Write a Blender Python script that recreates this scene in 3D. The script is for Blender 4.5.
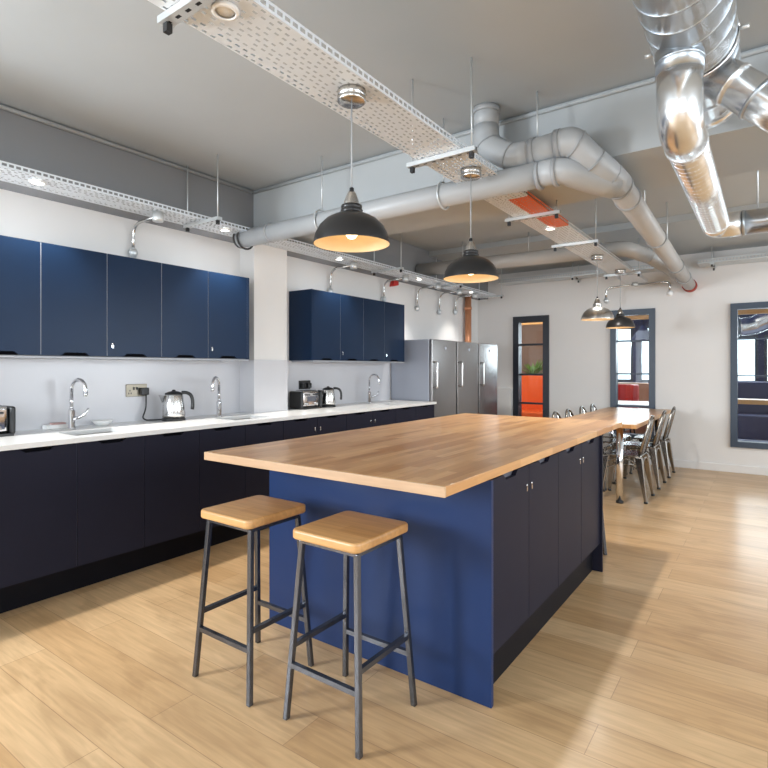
import bpy, bmesh, math, random
from mathutils import Vector, Matrix
random.seed(7)
C = bpy.context.scene.collection
for o in list(bpy.data.objects): bpy.data.objects.remove(o)
PI = math.pi

# ------------------------------------------------------------------ camera, world, lights, exposure
sc = bpy.context.scene
cam_d = bpy.data.cameras.new('camera'); cam = bpy.data.objects.new('camera', cam_d); C.objects.link(cam)
cam.location = (0, 0, 1.29)
cam.rotation_euler = (math.radians(90), 0, math.atan(384/538))
cam_d.sensor_width = 36.0; cam_d.lens = 36.0*538/768; cam_d.shift_y = -16/768
cam_d.clip_start = 0.05; cam_d.clip_end = 100
sc.camera = cam
sc.view_settings.view_transform = 'Standard'; sc.view_settings.look = 'None'
sc.view_settings.gamma = 1.0; sc.view_settings.use_curve_mapping = False
sc.view_settings.exposure = 0.06
w = bpy.data.worlds.new('world'); sc.world = w; w.use_nodes = True
wb = w.node_tree.nodes['Background']; wb.inputs[0].default_value = (0.80, 0.90, 1.0, 1); wb.inputs[1].default_value = 1.3
sc.cycles.max_bounces = 8; sc.cycles.diffuse_bounces = 5; sc.cycles.glossy_bounces = 4
sc.cycles.transparent_max_bounces = 12
sc.cycles.sample_clamp_indirect = 4.0
sc.cycles.caustics_reflective = False; sc.cycles.caustics_refractive = False
sc.cycles.use_denoising = True

def area(name, loc, target, sx, sy, watts, col=(1, 1, 1)):
    l = bpy.data.lights.new(name, 'AREA'); l.shape = 'RECTANGLE'; l.size = sx; l.size_y = sy
    l.energy = watts; l.color = col
    o = bpy.data.objects.new(name, l); C.objects.link(o); o.location = loc
    o.rotation_euler = (Vector(target)-Vector(loc)).to_track_quat('-Z', 'Y').to_euler()
    return o
# unseen area lights added for general light, behind the camera and on the right
area('rear_fill', (-2.2, -3.15, 1.65), (-1.6, 3.0, 1.3), 2.6, 1.7, 70, (0.84, 0.92, 1.0))
area('rear_fill', (1.9, -3.15, 1.65), (0.5, 3.0, 1.3), 2.6, 1.7, 80, (0.84, 0.92, 1.0))
area('corner_light', (-3.70, -1.55, 1.6), (-1.0, 1.6, 1.0), 0.75, 0.9, 150, (0.85, 0.93, 1.0))  # added, source unseen; throws the stool shadows onto the island front
area('side_fill', (3.9, 1.0, 1.7), (-3, 1.6, 1.5), 3.2, 1.7, 115, (0.85, 0.93, 1.0))
area('side_fill', (3.9, 5.6, 1.7), (-3, 5.6, 1.5), 3.2, 1.7, 125, (0.85, 0.93, 1.0))

# ------------------------------------------------------------------ materials (all procedural)
MATS = {}
def mat(name, col, rough=0.5, metal=0.0, var=0.06, scale=14.0, bump=0.0, emit=0, spec=0.5, coat=0.0, stretch=None):
    if name in MATS: return MATS[name]
    m = bpy.data.materials.new(name); m.use_nodes = True
    nt = m.node_tree; N = nt.nodes; L = nt.links
    b = N['Principled BSDF']
    b.inputs['Roughness'].default_value = rough; b.inputs['Metallic'].default_value = metal
    b.inputs['Specular IOR Level'].default_value = spec; b.inputs['Coat Weight'].default_value = coat
    tc = N.new('ShaderNodeTexCoord'); mp = N.new('ShaderNodeMapping'); nz = N.new('ShaderNodeTexNoise')
    if stretch: mp.inputs['Scale'].default_value = stretch
    nz.inputs['Scale'].default_value = scale; nz.inputs['Detail'].default_value = 4
    L.new(tc.outputs['Object'], mp.inputs[0]); L.new(mp.outputs[0], nz.inputs['Vector'])
    mx = N.new('ShaderNodeMix'); mx.data_type = 'RGBA'
    mx.inputs[6].default_value = tuple(c*(1-var) for c in col)+(1,)
    mx.inputs[7].default_value = tuple(min(1, c*(1+var)) for c in col)+(1,)
    L.new(nz.outputs['Fac'], mx.inputs[0]); L.new(mx.outputs[2], b.inputs['Base Color'])
    if bump:
        bp = N.new('ShaderNodeBump'); bp.inputs['Strength'].default_value = bump; bp.inputs['Distance'].default_value = 0.01
        L.new(nz.outputs['Fac'], bp.inputs['Height']); L.new(bp.outputs[0], b.inputs['Normal'])
    if emit:
        L.new(mx.outputs[2], b.inputs['Emission Color']); b.inputs['Emission Strength'].default_value = emit
    MATS[name] = m; return m

def plank(name, c1, c2, gap, length, width, grain, rough, rot=0.0, gapw=0.003, coat=0.0, contrast=0.5, knots=0.0, bump=0.08):
    m = bpy.data.materials.new(name); m.use_nodes = True
    nt = m.node_tree; N = nt.nodes; L = nt.links; b = N['Principled BSDF']
    b.inputs['Roughness'].default_value = rough; b.inputs['Coat Weight'].default_value = coat
    b.inputs['Coat Roughness'].default_value = 0.15
    tc = N.new('ShaderNodeTexCoord'); mp = N.new('ShaderNodeMapping'); mp.inputs['Rotation'].default_value = (0, 0, rot)
    L.new(tc.outputs['Object'], mp.inputs[0])
    br = N.new('ShaderNodeTexBrick'); br.inputs['Scale'].default_value = 1.0
    br.inputs['Brick Width'].default_value = length; br.inputs['Row Height'].default_value = width
    br.inputs['Mortar Size'].default_value = gapw; br.inputs['Mortar Smooth'].default_value = 0.2
    br.offset = 0.37; br.offset_frequency = 2
    br.inputs['Color1'].default_value = c1+(1,); br.inputs['Color2'].default_value = c2+(1,)
    br.inputs['Mortar'].default_value = gap+(1,)
    L.new(mp.outputs[0], br.inputs['Vector'])
    m2 = N.new('ShaderNodeMapping'); m2.inputs['Scale'].default_value = (1.6, 22, 22)
    L.new(mp.outputs[0], m2.inputs[0])
    nz = N.new('ShaderNodeTexNoise'); nz.inputs['Scale'].default_value = grain; nz.inputs['Detail'].default_value = 6
    nz.inputs['Distortion'].default_value = 0.6
    L.new(m2.outputs[0], nz.inputs['Vector'])
    rp = N.new('ShaderNodeValToRGB'); rp.color_ramp.elements[0].position = 0.3; rp.color_ramp.elements[1].position = 0.75
    lo = 1-contrast*0.45; rp.color_ramp.elements[0].color = (lo, lo*0.97, lo*0.93, 1); rp.color_ramp.elements[1].color = (1.06, 1.05, 1.04, 1)
    L.new(nz.outputs['Fac'], rp.inputs[0])
    mu = N.new('ShaderNodeMix'); mu.data_type = 'RGBA'; mu.blend_type = 'MULTIPLY'; mu.inputs[0].default_value = 1
    L.new(br.outputs['Color'], mu.inputs[6]); L.new(rp.outputs[0], mu.inputs[7])
    out = mu
    if knots:
        m3 = N.new('ShaderNodeMapping'); m3.inputs['Scale'].default_value = (1.1, 3.4, 1)
        L.new(mp.outputs[0], m3.inputs[0])
        vz = N.new('ShaderNodeTexNoise'); vz.inputs['Scale'].default_value = 1.7; vz.inputs['Detail'].default_value = 3
        vz.inputs['Distortion'].default_value = 1.2
        L.new(m3.outputs[0], vz.inputs['Vector'])
        r3 = N.new('ShaderNodeValToRGB'); r3.color_ramp.elements[0].position = 0.36; r3.color_ramp.elements[1].position = 0.5
        r3.color_ramp.elements[0].color = (1-knots, 1-knots*1.15, 1-knots*1.3, 1); r3.color_ramp.elements[1].color = (1, 1, 1, 1)
        L.new(vz.outputs['Fac'], r3.inputs[0])
        m4 = N.new('ShaderNodeMix'); m4.data_type = 'RGBA'; m4.blend_type = 'MULTIPLY'; m4.inputs[0].default_value = 1
        L.new(mu.outputs[2], m4.inputs[6]); L.new(r3.outputs[0], m4.inputs[7]); out = m4
    L.new(out.outputs[2], b.inputs['Base Color'])
    bp = N.new('ShaderNodeBump'); bp.inputs['Strength'].default_value = bump; bp.inputs['Distance'].default_value = 0.004
    L.new(nz.outputs['Fac'], bp.inputs['Height']); L.new(bp.outputs[0], b.inputs['Normal'])
    return m

def glass_mat():
    m = bpy.data.materials.new('clear_glass'); m.use_nodes = True
    nt = m.node_tree; N = nt.nodes; L = nt.links
    N.remove(N['Principled BSDF'])
    t = N.new('ShaderNodeBsdfTransparent'); t.inputs[0].default_value = (0.93, 0.96, 0.97, 1)
    g = N.new('ShaderNodeBsdfGlossy'); g.inputs['Roughness'].default_value = 0.02
    fr = N.new('ShaderNodeFresnel'); fr.inputs[0].default_value = 1.35
    mx = N.new('ShaderNodeMixShader')
    L.new(fr.outputs[0], mx.inputs[0]); L.new(t.outputs[0], mx.inputs[1]); L.new(g.outputs[0], mx.inputs[2])
    L.new(mx.outputs[0], N['Material Output'].inputs['Surface'])
    return m

M_wall = mat('white_wall_paint', (0.80, 0.785, 0.765), 0.75, 0, 0.015, 6, 0.03)
M_splash = mat('glossy_splashback', (0.60, 0.60, 0.625), 0.22, 0, 0.02, 4)
M_ceil = mat('grey_ceiling_paint', (0.45, 0.482, 0.50), 0.85, 0, 0.07, 1.6, 0.05)
M_beam = mat('blue_grey_beam_paint', (0.44, 0.465, 0.475), 0.6, 0, 0.03, 4)
M_bulk = mat('mid_grey_bulkhead_paint', (0.235, 0.24, 0.25), 0.7, 0, 0.04, 3)
M_skirt = mat('white_skirting_paint', (0.80, 0.79, 0.77), 0.4, 0, 0.02)
M_floor = plank('oak_floor_planks', (0.555, 0.345, 0.168), (0.69, 0.475, 0.265), (0.38, 0.23, 0.115), 1.35, 0.185, 2.2, 0.34, 0, 0.0014, 0.12, 0.42, 0.14)
M_block = plank('oiled_oak_staves', (0.47, 0.215, 0.07), (0.70, 0.41, 0.18), (0.47, 0.25, 0.10), 0.42, 0.042, 2.6, 0.30, PI/2, 0.0, 0.08, 0.28, 0.0, 0.0)
M_edge = plank('pale_oak_edge', (0.60, 0.41, 0.25), (0.66, 0.46, 0.29), (0.50, 0.33, 0.2), 0.8, 0.05, 2.0, 0.4, 0, 0.0004, 0.1, 0.3)
M_seat = plank('stool_seat_oak', (0.50, 0.26, 0.09), (0.62, 0.35, 0.14), (0.44, 0.23, 0.085), 0.9, 0.085, 2.2, 0.38, 0, 0.0004, 0.1, 0.5)
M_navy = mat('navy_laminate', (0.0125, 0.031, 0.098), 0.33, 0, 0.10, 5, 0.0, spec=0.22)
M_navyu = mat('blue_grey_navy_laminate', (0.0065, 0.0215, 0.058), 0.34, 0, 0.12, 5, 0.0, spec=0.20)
M_dark = mat('charcoal_navy_laminate', (0.0185, 0.0190, 0.0315), 0.4, 0, 0.10, 5, spec=0.05)
M_plinth = mat('black_plinth', (0.007, 0.007, 0.010), 0.5, 0, 0.1, spec=0.1)
M_carc = mat('pale_carcass', (0.42, 0.44, 0.48), 0.5, 0, 0.03)
M_carcd = mat('grey_carcass', (0.10, 0.105, 0.13), 0.5, 0, 0.03)
M_strip = mat('grey_edge_strip', (0.10, 0.105, 0.15), 0.4)
M_quartz = mat('white_quartz', (0.74, 0.74, 0.73), 0.25, 0, 0.03, 60)
M_chrome = mat('chrome', (0.78, 0.78, 0.80), 0.07, 1, 0.03)
M_steel = mat('brushed_steel', (0.55, 0.54, 0.535), 0.28, 1, 0.06, 6, 0.0, stretch=(1, 1, 40))
M_fside = mat('silver_painted_steel', (0.43, 0.455, 0.52), 0.35, 0.35, 0.03, 6)
M_fdoor = mat('stainless_door', (0.33, 0.315, 0.31), 0.24, 0.85, 0.04, 6, stretch=(40, 40, 1))
M_galv = mat('galvanised_duct', (0.86, 0.875, 0.885), 0.26, 0.95, 0.07, 9, 0.015)
M_galvd = mat('galvanised_collar', (0.50, 0.55, 0.60), 0.32, 0.95, 0.09, 9)
M_tray = mat('galvanised_tray', (0.80, 0.85, 0.90), 0.42, 0.25, 0.05, 30)
M_bar = mat('zinc_channel', (0.66, 0.69, 0.70), 0.38, 0.6, 0.06, 30)
M_orange_tray = mat('orange_tray_reflection', (0.80, 0.16, 0.045), 0.5, 0, 0.06, 20)  # orange reflection on bare tray metal, painted in as base colour
M_pipe = mat('grey_pipe_plastic', (0.44, 0.455, 0.465), 0.38, 0, 0.03, 8)
M_pipe2 = mat('warm_grey_pipe_plastic', (0.42, 0.405, 0.385), 0.4, 0, 0.03, 8)
M_collar = mat('pipe_coupling', (0.35, 0.36, 0.37), 0.45, 0, 0.04, 8)
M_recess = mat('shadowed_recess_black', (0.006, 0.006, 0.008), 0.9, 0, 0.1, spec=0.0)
M_kettle = mat('polished_steel', (0.60, 0.59, 0.575), 0.17, 1, 0.05, 9)
M_basin = mat('dull_steel_basin', (0.30, 0.295, 0.29), 0.4, 1, 0.05, 9)
M_black = mat('black_plastic', (0.013, 0.013, 0.014), 0.4, 0, 0.1)
M_gun = mat('raw_steel_tube', (0.115, 0.12, 0.135), 0.26, 0.85, 0.2, 24)
M_chair = mat('lacquered_gunmetal', (0.34, 0.32, 0.295), 0.22, 1.0, 0.15, 18)
M_shade = mat('dark_bronze_enamel', (0.026, 0.025, 0.025), 0.32, 0.2, 0.1, 18, spec=0.35)
M_silver = mat('spun_aluminium', (0.60, 0.59, 0.57), 0.25, 1, 0.05, 18)
M_lining = mat('cream_shade_lining', (0.74, 0.57, 0.35), 0.5, 0, 0.05, 10)
M_bulb = mat('warm_bulb', (1.0, 0.80, 0.48), 0.4, 0, 0.0, emit=4)
M_led = mat('led_downlight', (1.0, 0.97, 0.90), 0.4, 0, 0.0, emit=16)
M_white = mat('white_plastic', (0.82, 0.82, 0.81), 0.4, 0, 0.02)
M_frame = mat('slate_blue_frame', (0.042, 0.062, 0.095), 0.4, 0, 0.06, 20)
M_framed = mat('black_blue_frame', (0.012, 0.015, 0.024), 0.4, 0, 0.06, 20)
M_copper = mat('copper_riser', (0.62, 0.27, 0.14), 0.4, 0.2, 0.12, 7)
M_red = mat('red_plastic', (0.55, 0.03, 0.025), 0.4, 0, 0.05)
M_seal = mat('red_fire_seal', (0.35, 0.05, 0.035), 0.7, 0, 0.1)
M_brass = mat('antique_brass', (0.24, 0.215, 0.17), 0.35, 1, 0.08)
M_orange = mat('orange_upholstery', (0.88, 0.115, 0.008), 0.7, 0, 0.05, 30)
M_brown = mat('brown_plaster', (0.30, 0.17, 0.11), 0.8, 0, 0.1, 5)
M_navyw = mat('deep_navy_paint', (0.03, 0.042, 0.12), 0.6, 0, 0.06, 5)
M_wood = mat('honey_wood', (0.60, 0.30, 0.10), 0.45, 0, 0.2, 5, stretch=(1, 12, 12))
M_tan = mat('tan_cabinet', (0.42, 0.24, 0.14), 0.5, 0, 0.1, 5)
M_leaf = mat('leaf_green', (0.16, 0.30, 0.035), 0.6, 0, 0.3, 30)
M_fl2 = mat('grey_blue_floor', (0.30, 0.32, 0.42), 0.25, 0, 0.08, 4)
M_sky = mat('overcast_daylight', (0.80, 0.92, 0.96), 1, 0, 0.22, 1.0, emit=2.2)
M_glass = glass_mat()

# ------------------------------------------------------------------ mesh helpers
class MB:
    def __init__(s): s.v = []; s.f = []; s.sm = []
    def add(s, vs, fs, smooth=False):
        n = len(s.v); s.v += [tuple(v) for v in vs]
        for f in fs: s.f.append(tuple(i+n for i in f)); s.sm.append(smooth)
        return s
    def box(s, x0, x1, y0, y1, z0, z1):
        if x0 > x1: x0, x1 = x1, x0
        if y0 > y1: y0, y1 = y1, y0
        if z0 > z1: z0, z1 = z1, z0
        vs = [(x0,y0,z0),(x1,y0,z0),(x1,y1,z0),(x0,y1,z0),(x0,y0,z1),(x1,y0,z1),(x1,y1,z1),(x0,y1,z1)]
        return s.add(vs, [(3,2,1,0),(4,5,6,7),(0,1,5,4),(1,2,6,5),(2,3,7,6),(3,0,4,7)])
    def bar(s, a, b, wx, wy, up=(0, 0, 1)):           # rectangular bar from a to b
        a = Vector(a); b = Vector(b); d = (b-a).normalized(); u = Vector(up)
        if abs(d.dot(u)) > 0.98: u = Vector((0, 1, 0))
        r = d.cross(u).normalized(); u = r.cross(d).normalized()
        vs = []
        for p in (a, b):
            for sx, sy in ((-1,-1),(1,-1),(1,1),(-1,1)): vs.append(p+r*(sx*wx/2)+u*(sy*wy/2))
        return s.add(vs, [(3,2,1,0),(4,5,6,7),(0,1,5,4),(1,2,6,5),(2,3,7,6),(3,0,4,7)])
    def taper(s, a, b, wa, wb):                       # square tapering post with axis-aligned ends
        vs = []
        for p, k in ((a, wa), (b, wb)):
            for sx, sy in ((-1,-1),(1,-1),(1,1),(-1,1)): vs.append((p[0]+sx*k/2, p[1]+sy*k/2, p[2]))
        fs = [(3,2,1,0),(4,5,6,7),(0,1,5,4),(1,2,6,5),(2,3,7,6),(3,0,4,7)]
        if a[2] > b[2]: fs = [tuple(reversed(f)) for f in fs]
        return s.add(vs, fs)
    def tube(s, path, r, seg=12, caps=True):
        P = [Vector(p) for p in path]; n = len(P)
        R = r if isinstance(r, (list, tuple)) else [r]*n
        T = []
        for i in range(n):
            if i == 0: t = P[1]-P[0]
            elif i == n-1: t = P[-1]-P[-2]
            else: t = (P[i+1]-P[i]).normalized()+(P[i]-P[i-1]).normalized()
            T.append(t.normalized())
        u = Vector((0, 0, 1)) if abs(T[0].z) < 0.9 else Vector((1, 0, 0))
        u = (u-T[0]*u.dot(T[0])).normalized()
        vs = []; fs = []
        for i in range(n):
            u = (u-T[i]*u.dot(T[i])).normalized(); w_ = T[i].cross(u)
            for k in range(seg):
                a = 2*PI*k/seg; vs.append(P[i]+(u*math.cos(a)+w_*math.sin(a))*R[i])
        for i in range(n-1):
            for k in range(seg):
                k2 = (k+1) % seg
                fs.append((i*seg+k, i*seg+k2, (i+1)*seg+k2, (i+1)*seg+k))
        s.add(vs, fs, True)
        if caps:
            b0 = len(s.v)-len(vs)
            s.f.append(tuple(b0+k for k in reversed(range(seg)))); s.sm.append(False)
            s.f.append(tuple(b0+(n-1)*seg+k for k in range(seg))); s.sm.append(False)
        return s
    def lathe(s, prof, c, seg=32, axis='Z', close=False):
        vs = []; fs = []; n = len(prof)
        for (r, z) in prof:
            for k in range(seg):
                a = 2*PI*k/seg; x, y = r*math.cos(a), r*math.sin(a)
                if axis == 'Z': p = (c[0]+x, c[1]+y, c[2]+z)
                elif axis == 'X': p = (c[0]+z, c[1]+x, c[2]+y)
                else: p = (c[0]+y, c[1]+z, c[2]+x)
                vs.append(p)
        for i in range(n-1):
            for k in range(seg):
                k2 = (k+1) % seg; fs.append((i*seg+k, i*seg+k2, (i+1)*seg+k2, (i+1)*seg+k))
        s.add(vs, fs, True); return s
    def prism(s, poly, plane, a, b):                  # polygon in a plane ('XY','YZ','XZ') extruded a..b along the third axis
        def pt(u, v, t):
            return {'XY': (u, v, t), 'YZ': (t, u, v), 'XZ': (u, t, v)}[plane]
        n = len(poly); vs = [pt(u, v, a) for u, v in poly]+[pt(u, v, b) for u, v in poly]
        fs = [tuple(reversed(range(n))), tuple(range(n, 2*n))]
        fs += [(i, (i+1) % n, (i+1) % n+n, i+n) for i in range(n)]
        return s.add(vs, fs)
    def slab(s, u0, u1, v0, v1, t0, t1, holes, plane='XY'):   # slab with rectangular holes right through
        us = sorted({u0, u1} | {h[i] for h in holes for i in (0, 1)}); vs_ = sorted({v0, v1} | {h[i] for h in holes for i in (2, 3)})
        def pt(u, v, t): return {'XY': (u, v, t), 'YZ': (t, u, v), 'XZ': (u, t, v)}[plane]
        def solid(i, j):
            if i < 0 or j < 0 or i >= len(us)-1 or j >= len(vs_)-1: return False
            cu, cv = (us[i]+us[i+1])/2, (vs_[j]+vs_[j+1])/2
            return not any(h[0] < cu < h[1] and h[2] < cv < h[3] for h in holes)
        for i in range(len(us)-1):
            for j in range(len(vs_)-1):
                if not solid(i, j): continue
                a, b, c, d = us[i], us[i+1], vs_[j], vs_[j+1]
                s.add([pt(a,c,t1),pt(b,c,t1),pt(b,d,t1),pt(a,d,t1)], [(0,1,2,3)])
                s.add([pt(a,c,t0),pt(b,c,t0),pt(b,d,t0),pt(a,d,t0)], [(3,2,1,0)])
                if not solid(i-1, j): s.add([pt(a,c,t0),pt(a,c,t1),pt(a,d,t1),pt(a,d,t0)], [(0,1,2,3)])
                if not solid(i+1, j): s.add([pt(b,c,t0),pt(b,d,t0),pt(b,d,t1),pt(b,c,t1)], [(0,1,2,3)])
                if not solid(i, j-1): s.add([pt(a,c,t0),pt(b,c,t0),pt(b,c,t1),pt(a,c,t1)], [(0,1,2,3)])
                if not solid(i, j+1): s.add([pt(a,d,t0),pt(a,d,t1),pt(b,d,t1),pt(b,d,t0)], [(0,1,2,3)])
        return s

def wpos(o):
    p = Vector((0, 0, 0))
    while o is not None: p += Vector(o.location); o = o.parent
    return p
def obj(name, mb, m, parent=None, bevel=0.0, segs=2):
    me = bpy.data.meshes.new(name)
    off = wpos(parent) if parent is not None else Vector((0, 0, 0))
    me.from_pydata([(v[0]-off.x, v[1]-off.y, v[2]-off.z) for v in mb.v], [], mb.f)
    for p, sm in zip(me.polygons, mb.sm): p.use_smooth = sm
    bm = bmesh.new(); bm.from_mesh(me)
    bmesh.ops.remove_doubles(bm, verts=bm.verts, dist=1e-5)
    bmesh.ops.recalc_face_normals(bm, faces=bm.faces)
    bm.to_mesh(me); bm.free()
    me.materials.append(m)
    o = bpy.data.objects.new(name, me); C.objects.link(o)
    if parent is not None: o.parent = parent
    if bevel:
        b = o.modifiers.new('bevel', 'BEVEL'); b.width = bevel; b.segments = segs; b.limit_method = 'ANGLE'
        b.angle_limit = math.radians(40)
    return o
def tag(o, label, cat, group=None, kind=None):
    o['label'] = label; o['category'] = cat
    if group: o['group'] = group
    if kind: o['kind'] = kind
    return o
def thing(name, label, cat, loc, group=None, rz=0.0):
    o = bpy.data.objects.new(name, None); C.objects.link(o); o.location = loc; o.rotation_euler = (0, 0, rz)
    o.empty_display_size = 0.1
    return tag(o, label, cat, group)
def kids(o): return [c for c in bpy.data.objects if c.parent == o]
def dup(root, loc, label, rz=None, group=None):
    r = root.copy(); C.objects.link(r); r.location = loc
    if rz is not None: r.rotation_euler = (0, 0, rz)
    r['label'] = label
    if group: r['group'] = group
    for ch in kids(root):
        c = ch.copy(); C.objects.link(c); c.parent = r
        for g in kids(ch):
            d = g.copy(); C.objects.link(d); d.parent = c
    return r
def struct(name, mb, m, parent=None, **k):
    o = obj(name, mb, m, parent, **k)
    if parent is None: o['kind'] = 'structure'
    return o
def fillet(pts, r, n=6):                              # round the corners of a polyline
    P = [Vector(p) for p in pts]; out = [P[0]]
    for i in range(1, len(P)-1):
        a = (P[i-1]-P[i]); b = (P[i+1]-P[i]); rr = min(r, a.length*0.49, b.length*0.49)
        a.normalize(); b.normalize(); p0 = P[i]+a*rr; p1 = P[i]+b*rr
        for k in range(n+1):
            t = k/n; out.append(p0*(1-t)**2+P[i]*2*t*(1-t)+p1*t*t)
    out.append(P[-1]); return out

# ------------------------------------------------------------------ the room
XL, YB, ZC = -3.80, 7.92, 2.82
XR, YF = 4.05, -3.3
struct('floor', MB().box(XL-0.1, XR+0.1, YF-0.1, YB+0.12, -0.08, 0), M_floor)
struct('ceiling', MB().box(XL-0.1, XR+0.1, YF-0.1, YB+0.12, ZC, ZC+0.1), M_ceil)
struct('wall_left', MB().slab(YF-0.1, YB+0.12, 0, ZC, XL-0.1, XL, [(-2.35, -0.75, 0.85, 2.35)], 'YZ'), M_wall)
wins = [(-3.19, -2.645, 0.32, 2.07), (-1.776, -1.224, 0.32, 2.08), (-0.373, 0.22, 0.32, 2.08), (1.02, 1.60, 0.32, 2.08)]
struct('wall_back', MB().slab(XL, XR, 0, ZC, YB, YB+0.12, wins, 'XZ'), M_wall)
struct('wall_front', MB().slab(XL, XR, 0, ZC, YF-0.1, YF, [(-3.5, -0.9, 0.8, 2.5), (0.6, 3.2, 0.8, 2.5)], 'XZ'), M_wall)
struct('wall_right', MB().slab(YF, YB, 0, ZC, XR, XR+0.1, [(-0.6, 2.6, 0.85, 2.55), (4.0, 7.2, 0.85, 2.55)], 'YZ'), M_wall)
struct('pillar', MB().box(XL, -3.613, 3.13, 3.52, 0, 2.38), M_wall)
struct('bulkhead', MB().box(XL, -3.62, YF, YB, 2.38, ZC), M_bulk)
struct('ceiling_beam', MB().box(-3.62, XR, 3.13, 3.85, 2.45, ZC), M_beam)
struct('ceiling_beam', MB().box(-3.62, XR, 6.09, YB, 2.755, ZC), M_ceil)
struct('baseboard_back', MB().box(-2.6, XR, YB-0.018, YB, 0, 0.095), M_skirt, bevel=0.004)
struct('trim_1', MB().tube([(-3.60, 3.118, ZC-0.022), (XR, 3.118, ZC-0.022)], 0.012, 8), M_beam)
struct('trim_2', MB().tube([(-3.606, YF, ZC-0.02), (-3.606, 3.1, ZC-0.02)], 0.014, 8), M_beam)
sp = MB().box(XL, XL+0.012, 0.1, 3.13, 0.9, 1.362)
sp.box(XL, XL+0.012, 3.52, 5.44, 0.9, 1.362); sp.box(-3.613, -3.603, 3.13, 3.52, 0.9, 1.362); sp.box(XL+0.012, -3.603, 3.12, 3.13, 0.9, 1.362)
struct('splashback', sp, M_splash)
struct('trim_3', MB().box(-3.45, -3.20, YB-0.10, YB, 0, 0.98), M_skirt)       # low pipe boxing beside the fridges

def window(n, x0, x1, z0, z1, m, bars, fw):
    fr = MB().slab(x0-0.005, x1+0.005, z0-0.005, z1+0.005, YB-0.03, YB+0.10, [(x0+fw, x1-fw, z0+fw, z1-fw)], 'XZ')
    o = struct('window_%d' % n, fr, m)
    g = MB().box(x0+fw, x1-fw, YB+0.045, YB+0.051, z0+fw, z1-fw); obj('glass', g, M_glass, o)
    b = MB()
    for z, t in bars: b.box(x0+fw, x1-fw, YB+0.01, YB+0.044, z-t/2, z+t/2)
    obj('glazing_bar', b, m, o)
window(1, *wins[0], M_framed, [(1.645, 0.03), (1.19, 0.03), (0.755, 0.03)], 0.085)
window(2, *wins[1], M_frame, [(1.66, 0.022), (1.21, 0.022), (0.77, 0.03)], 0.07)
window(3, *wins[2], M_frame, [(1.645, 0.014), (1.195, 0.014)], 0.068)
window(4, *wins[3], M_frame, [(1.645, 0.014), (1.195, 0.014)], 0.068)

# ---- the lounge behind the glass
LB = 12.2
struct('floor_lounge', MB().box(-6.5, 5.0, YB+0.12, LB+0.1, -0.08, 0.0), M_fl2)
struct('ceiling_lounge', MB().box(-6.5, 5.0, YB+0.12, LB+0.1, ZC, ZC+0.1), M_navyw)
lw = [(-3.02, -2.30, 1.0, 2.16), (-2.19, -1.45, 1.0, 2.16), (-1.34, -0.70, 1.0, 2.0), (-0.58, -0.15, 1.0, 1.9), (-0.06, 0.50, 1.0, 1.9), (0.6, 1.2, 1.0, 1.9), (1.3, 2.0, 1.0, 1.9)]
struct('wall_lounge_back', MB().slab(-6.5, 5.0, 0, ZC, LB, LB+0.1, lw, 'XZ'), M_navyw)
struct('wall_lounge_left', MB().box(-6.6, -6.5, YB+0.12, LB+0.1, 0, ZC), M_brown)
struct('wall_lounge_right', MB().box(5.0, 5.1, YB+0.12, LB+0.1, 0, ZC), M_navyw)
k = 5
for h in lw:
    o = struct('window_%d' % k, MB().slab(h[0], h[1], h[2], h[3], LB+0.01, LB+0.07, [(h[0]+0.05, h[1]-0.05, h[2]+0.05, h[3]-0.05)], 'XZ'), M_frame); k += 1
    obj('glass', MB().box(h[0]+0.05, h[1]-0.05, LB+0.035, LB+0.04, h[2]+0.05, h[3]-0.05), M_glass, o)
o = struct('sky_backdrop', MB().box(-7, 6, 15.0, 15.05, -1, 5), M_sky)
area('sofa_fill', (-3.0, 8.5, 2.78), (-3.2, 9.0, 0.6), 1.2, 0.5, 45, (1.0, 0.95, 0.88))  # unseen light added to brighten the orange sofa, no fitting modelled
area('daylight_lounge', (-1.0, 11.9, 1.9), (-1.5, 9, 0.4), 6.0, 1.2, 170, (0.9, 0.96, 1.0))
struct('partition_lounge', MB().box(-4.9, -3.12, 10.55, 10.65, 0, ZC), M_brown)
struct('beam_lounge', MB().box(-6.4, 4.9, 8.6, 8.68, 2.005, 2.065), M_wood)

bs = thing('booth_sofa', 'tall orange booth sofa seen through the black framed window beside the fridges', 'sofa', (-3.5, 9.0, 0))
obj('backrest', MB().box(-4.0, -2.86, 9.25, 9.42, 0.12, 1.17), M_orange, bs, bevel=0.03, segs=3)
obj('seat', MB().box(-4.0, -2.86, 8.72, 9.25, 0.16, 0.56), M_orange, bs, bevel=0.04, segs=3)
obj('armrest', MB().box(-2.86, -2.76, 8.72, 9.42, 0.1, 0.72), M_orange, bs, bevel=0.03, segs=3)
obj('base', MB().box(-3.95, -2.82, 8.8, 9.38, 0.0, 0.16), M_black, bs)
pl = thing('potted_plant', 'bushy green plant standing behind the orange booth sofa', 'plant', (-3.62, 9.97, 0))
obj('pot', MB().lathe([(0.0, 0), (0.13, 0), (0.17, 0.34), (0.15, 0.34), (0.14, 0.28), (0, 0.28)], (-3.62, 9.97, 0)), M_white, pl)
obj('stem', MB().tube([(-3.62, 9.97, 0.28), (-3.6, 9.97, 1.0)], 0.015), M_tan, pl)
lf = MB()
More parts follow.
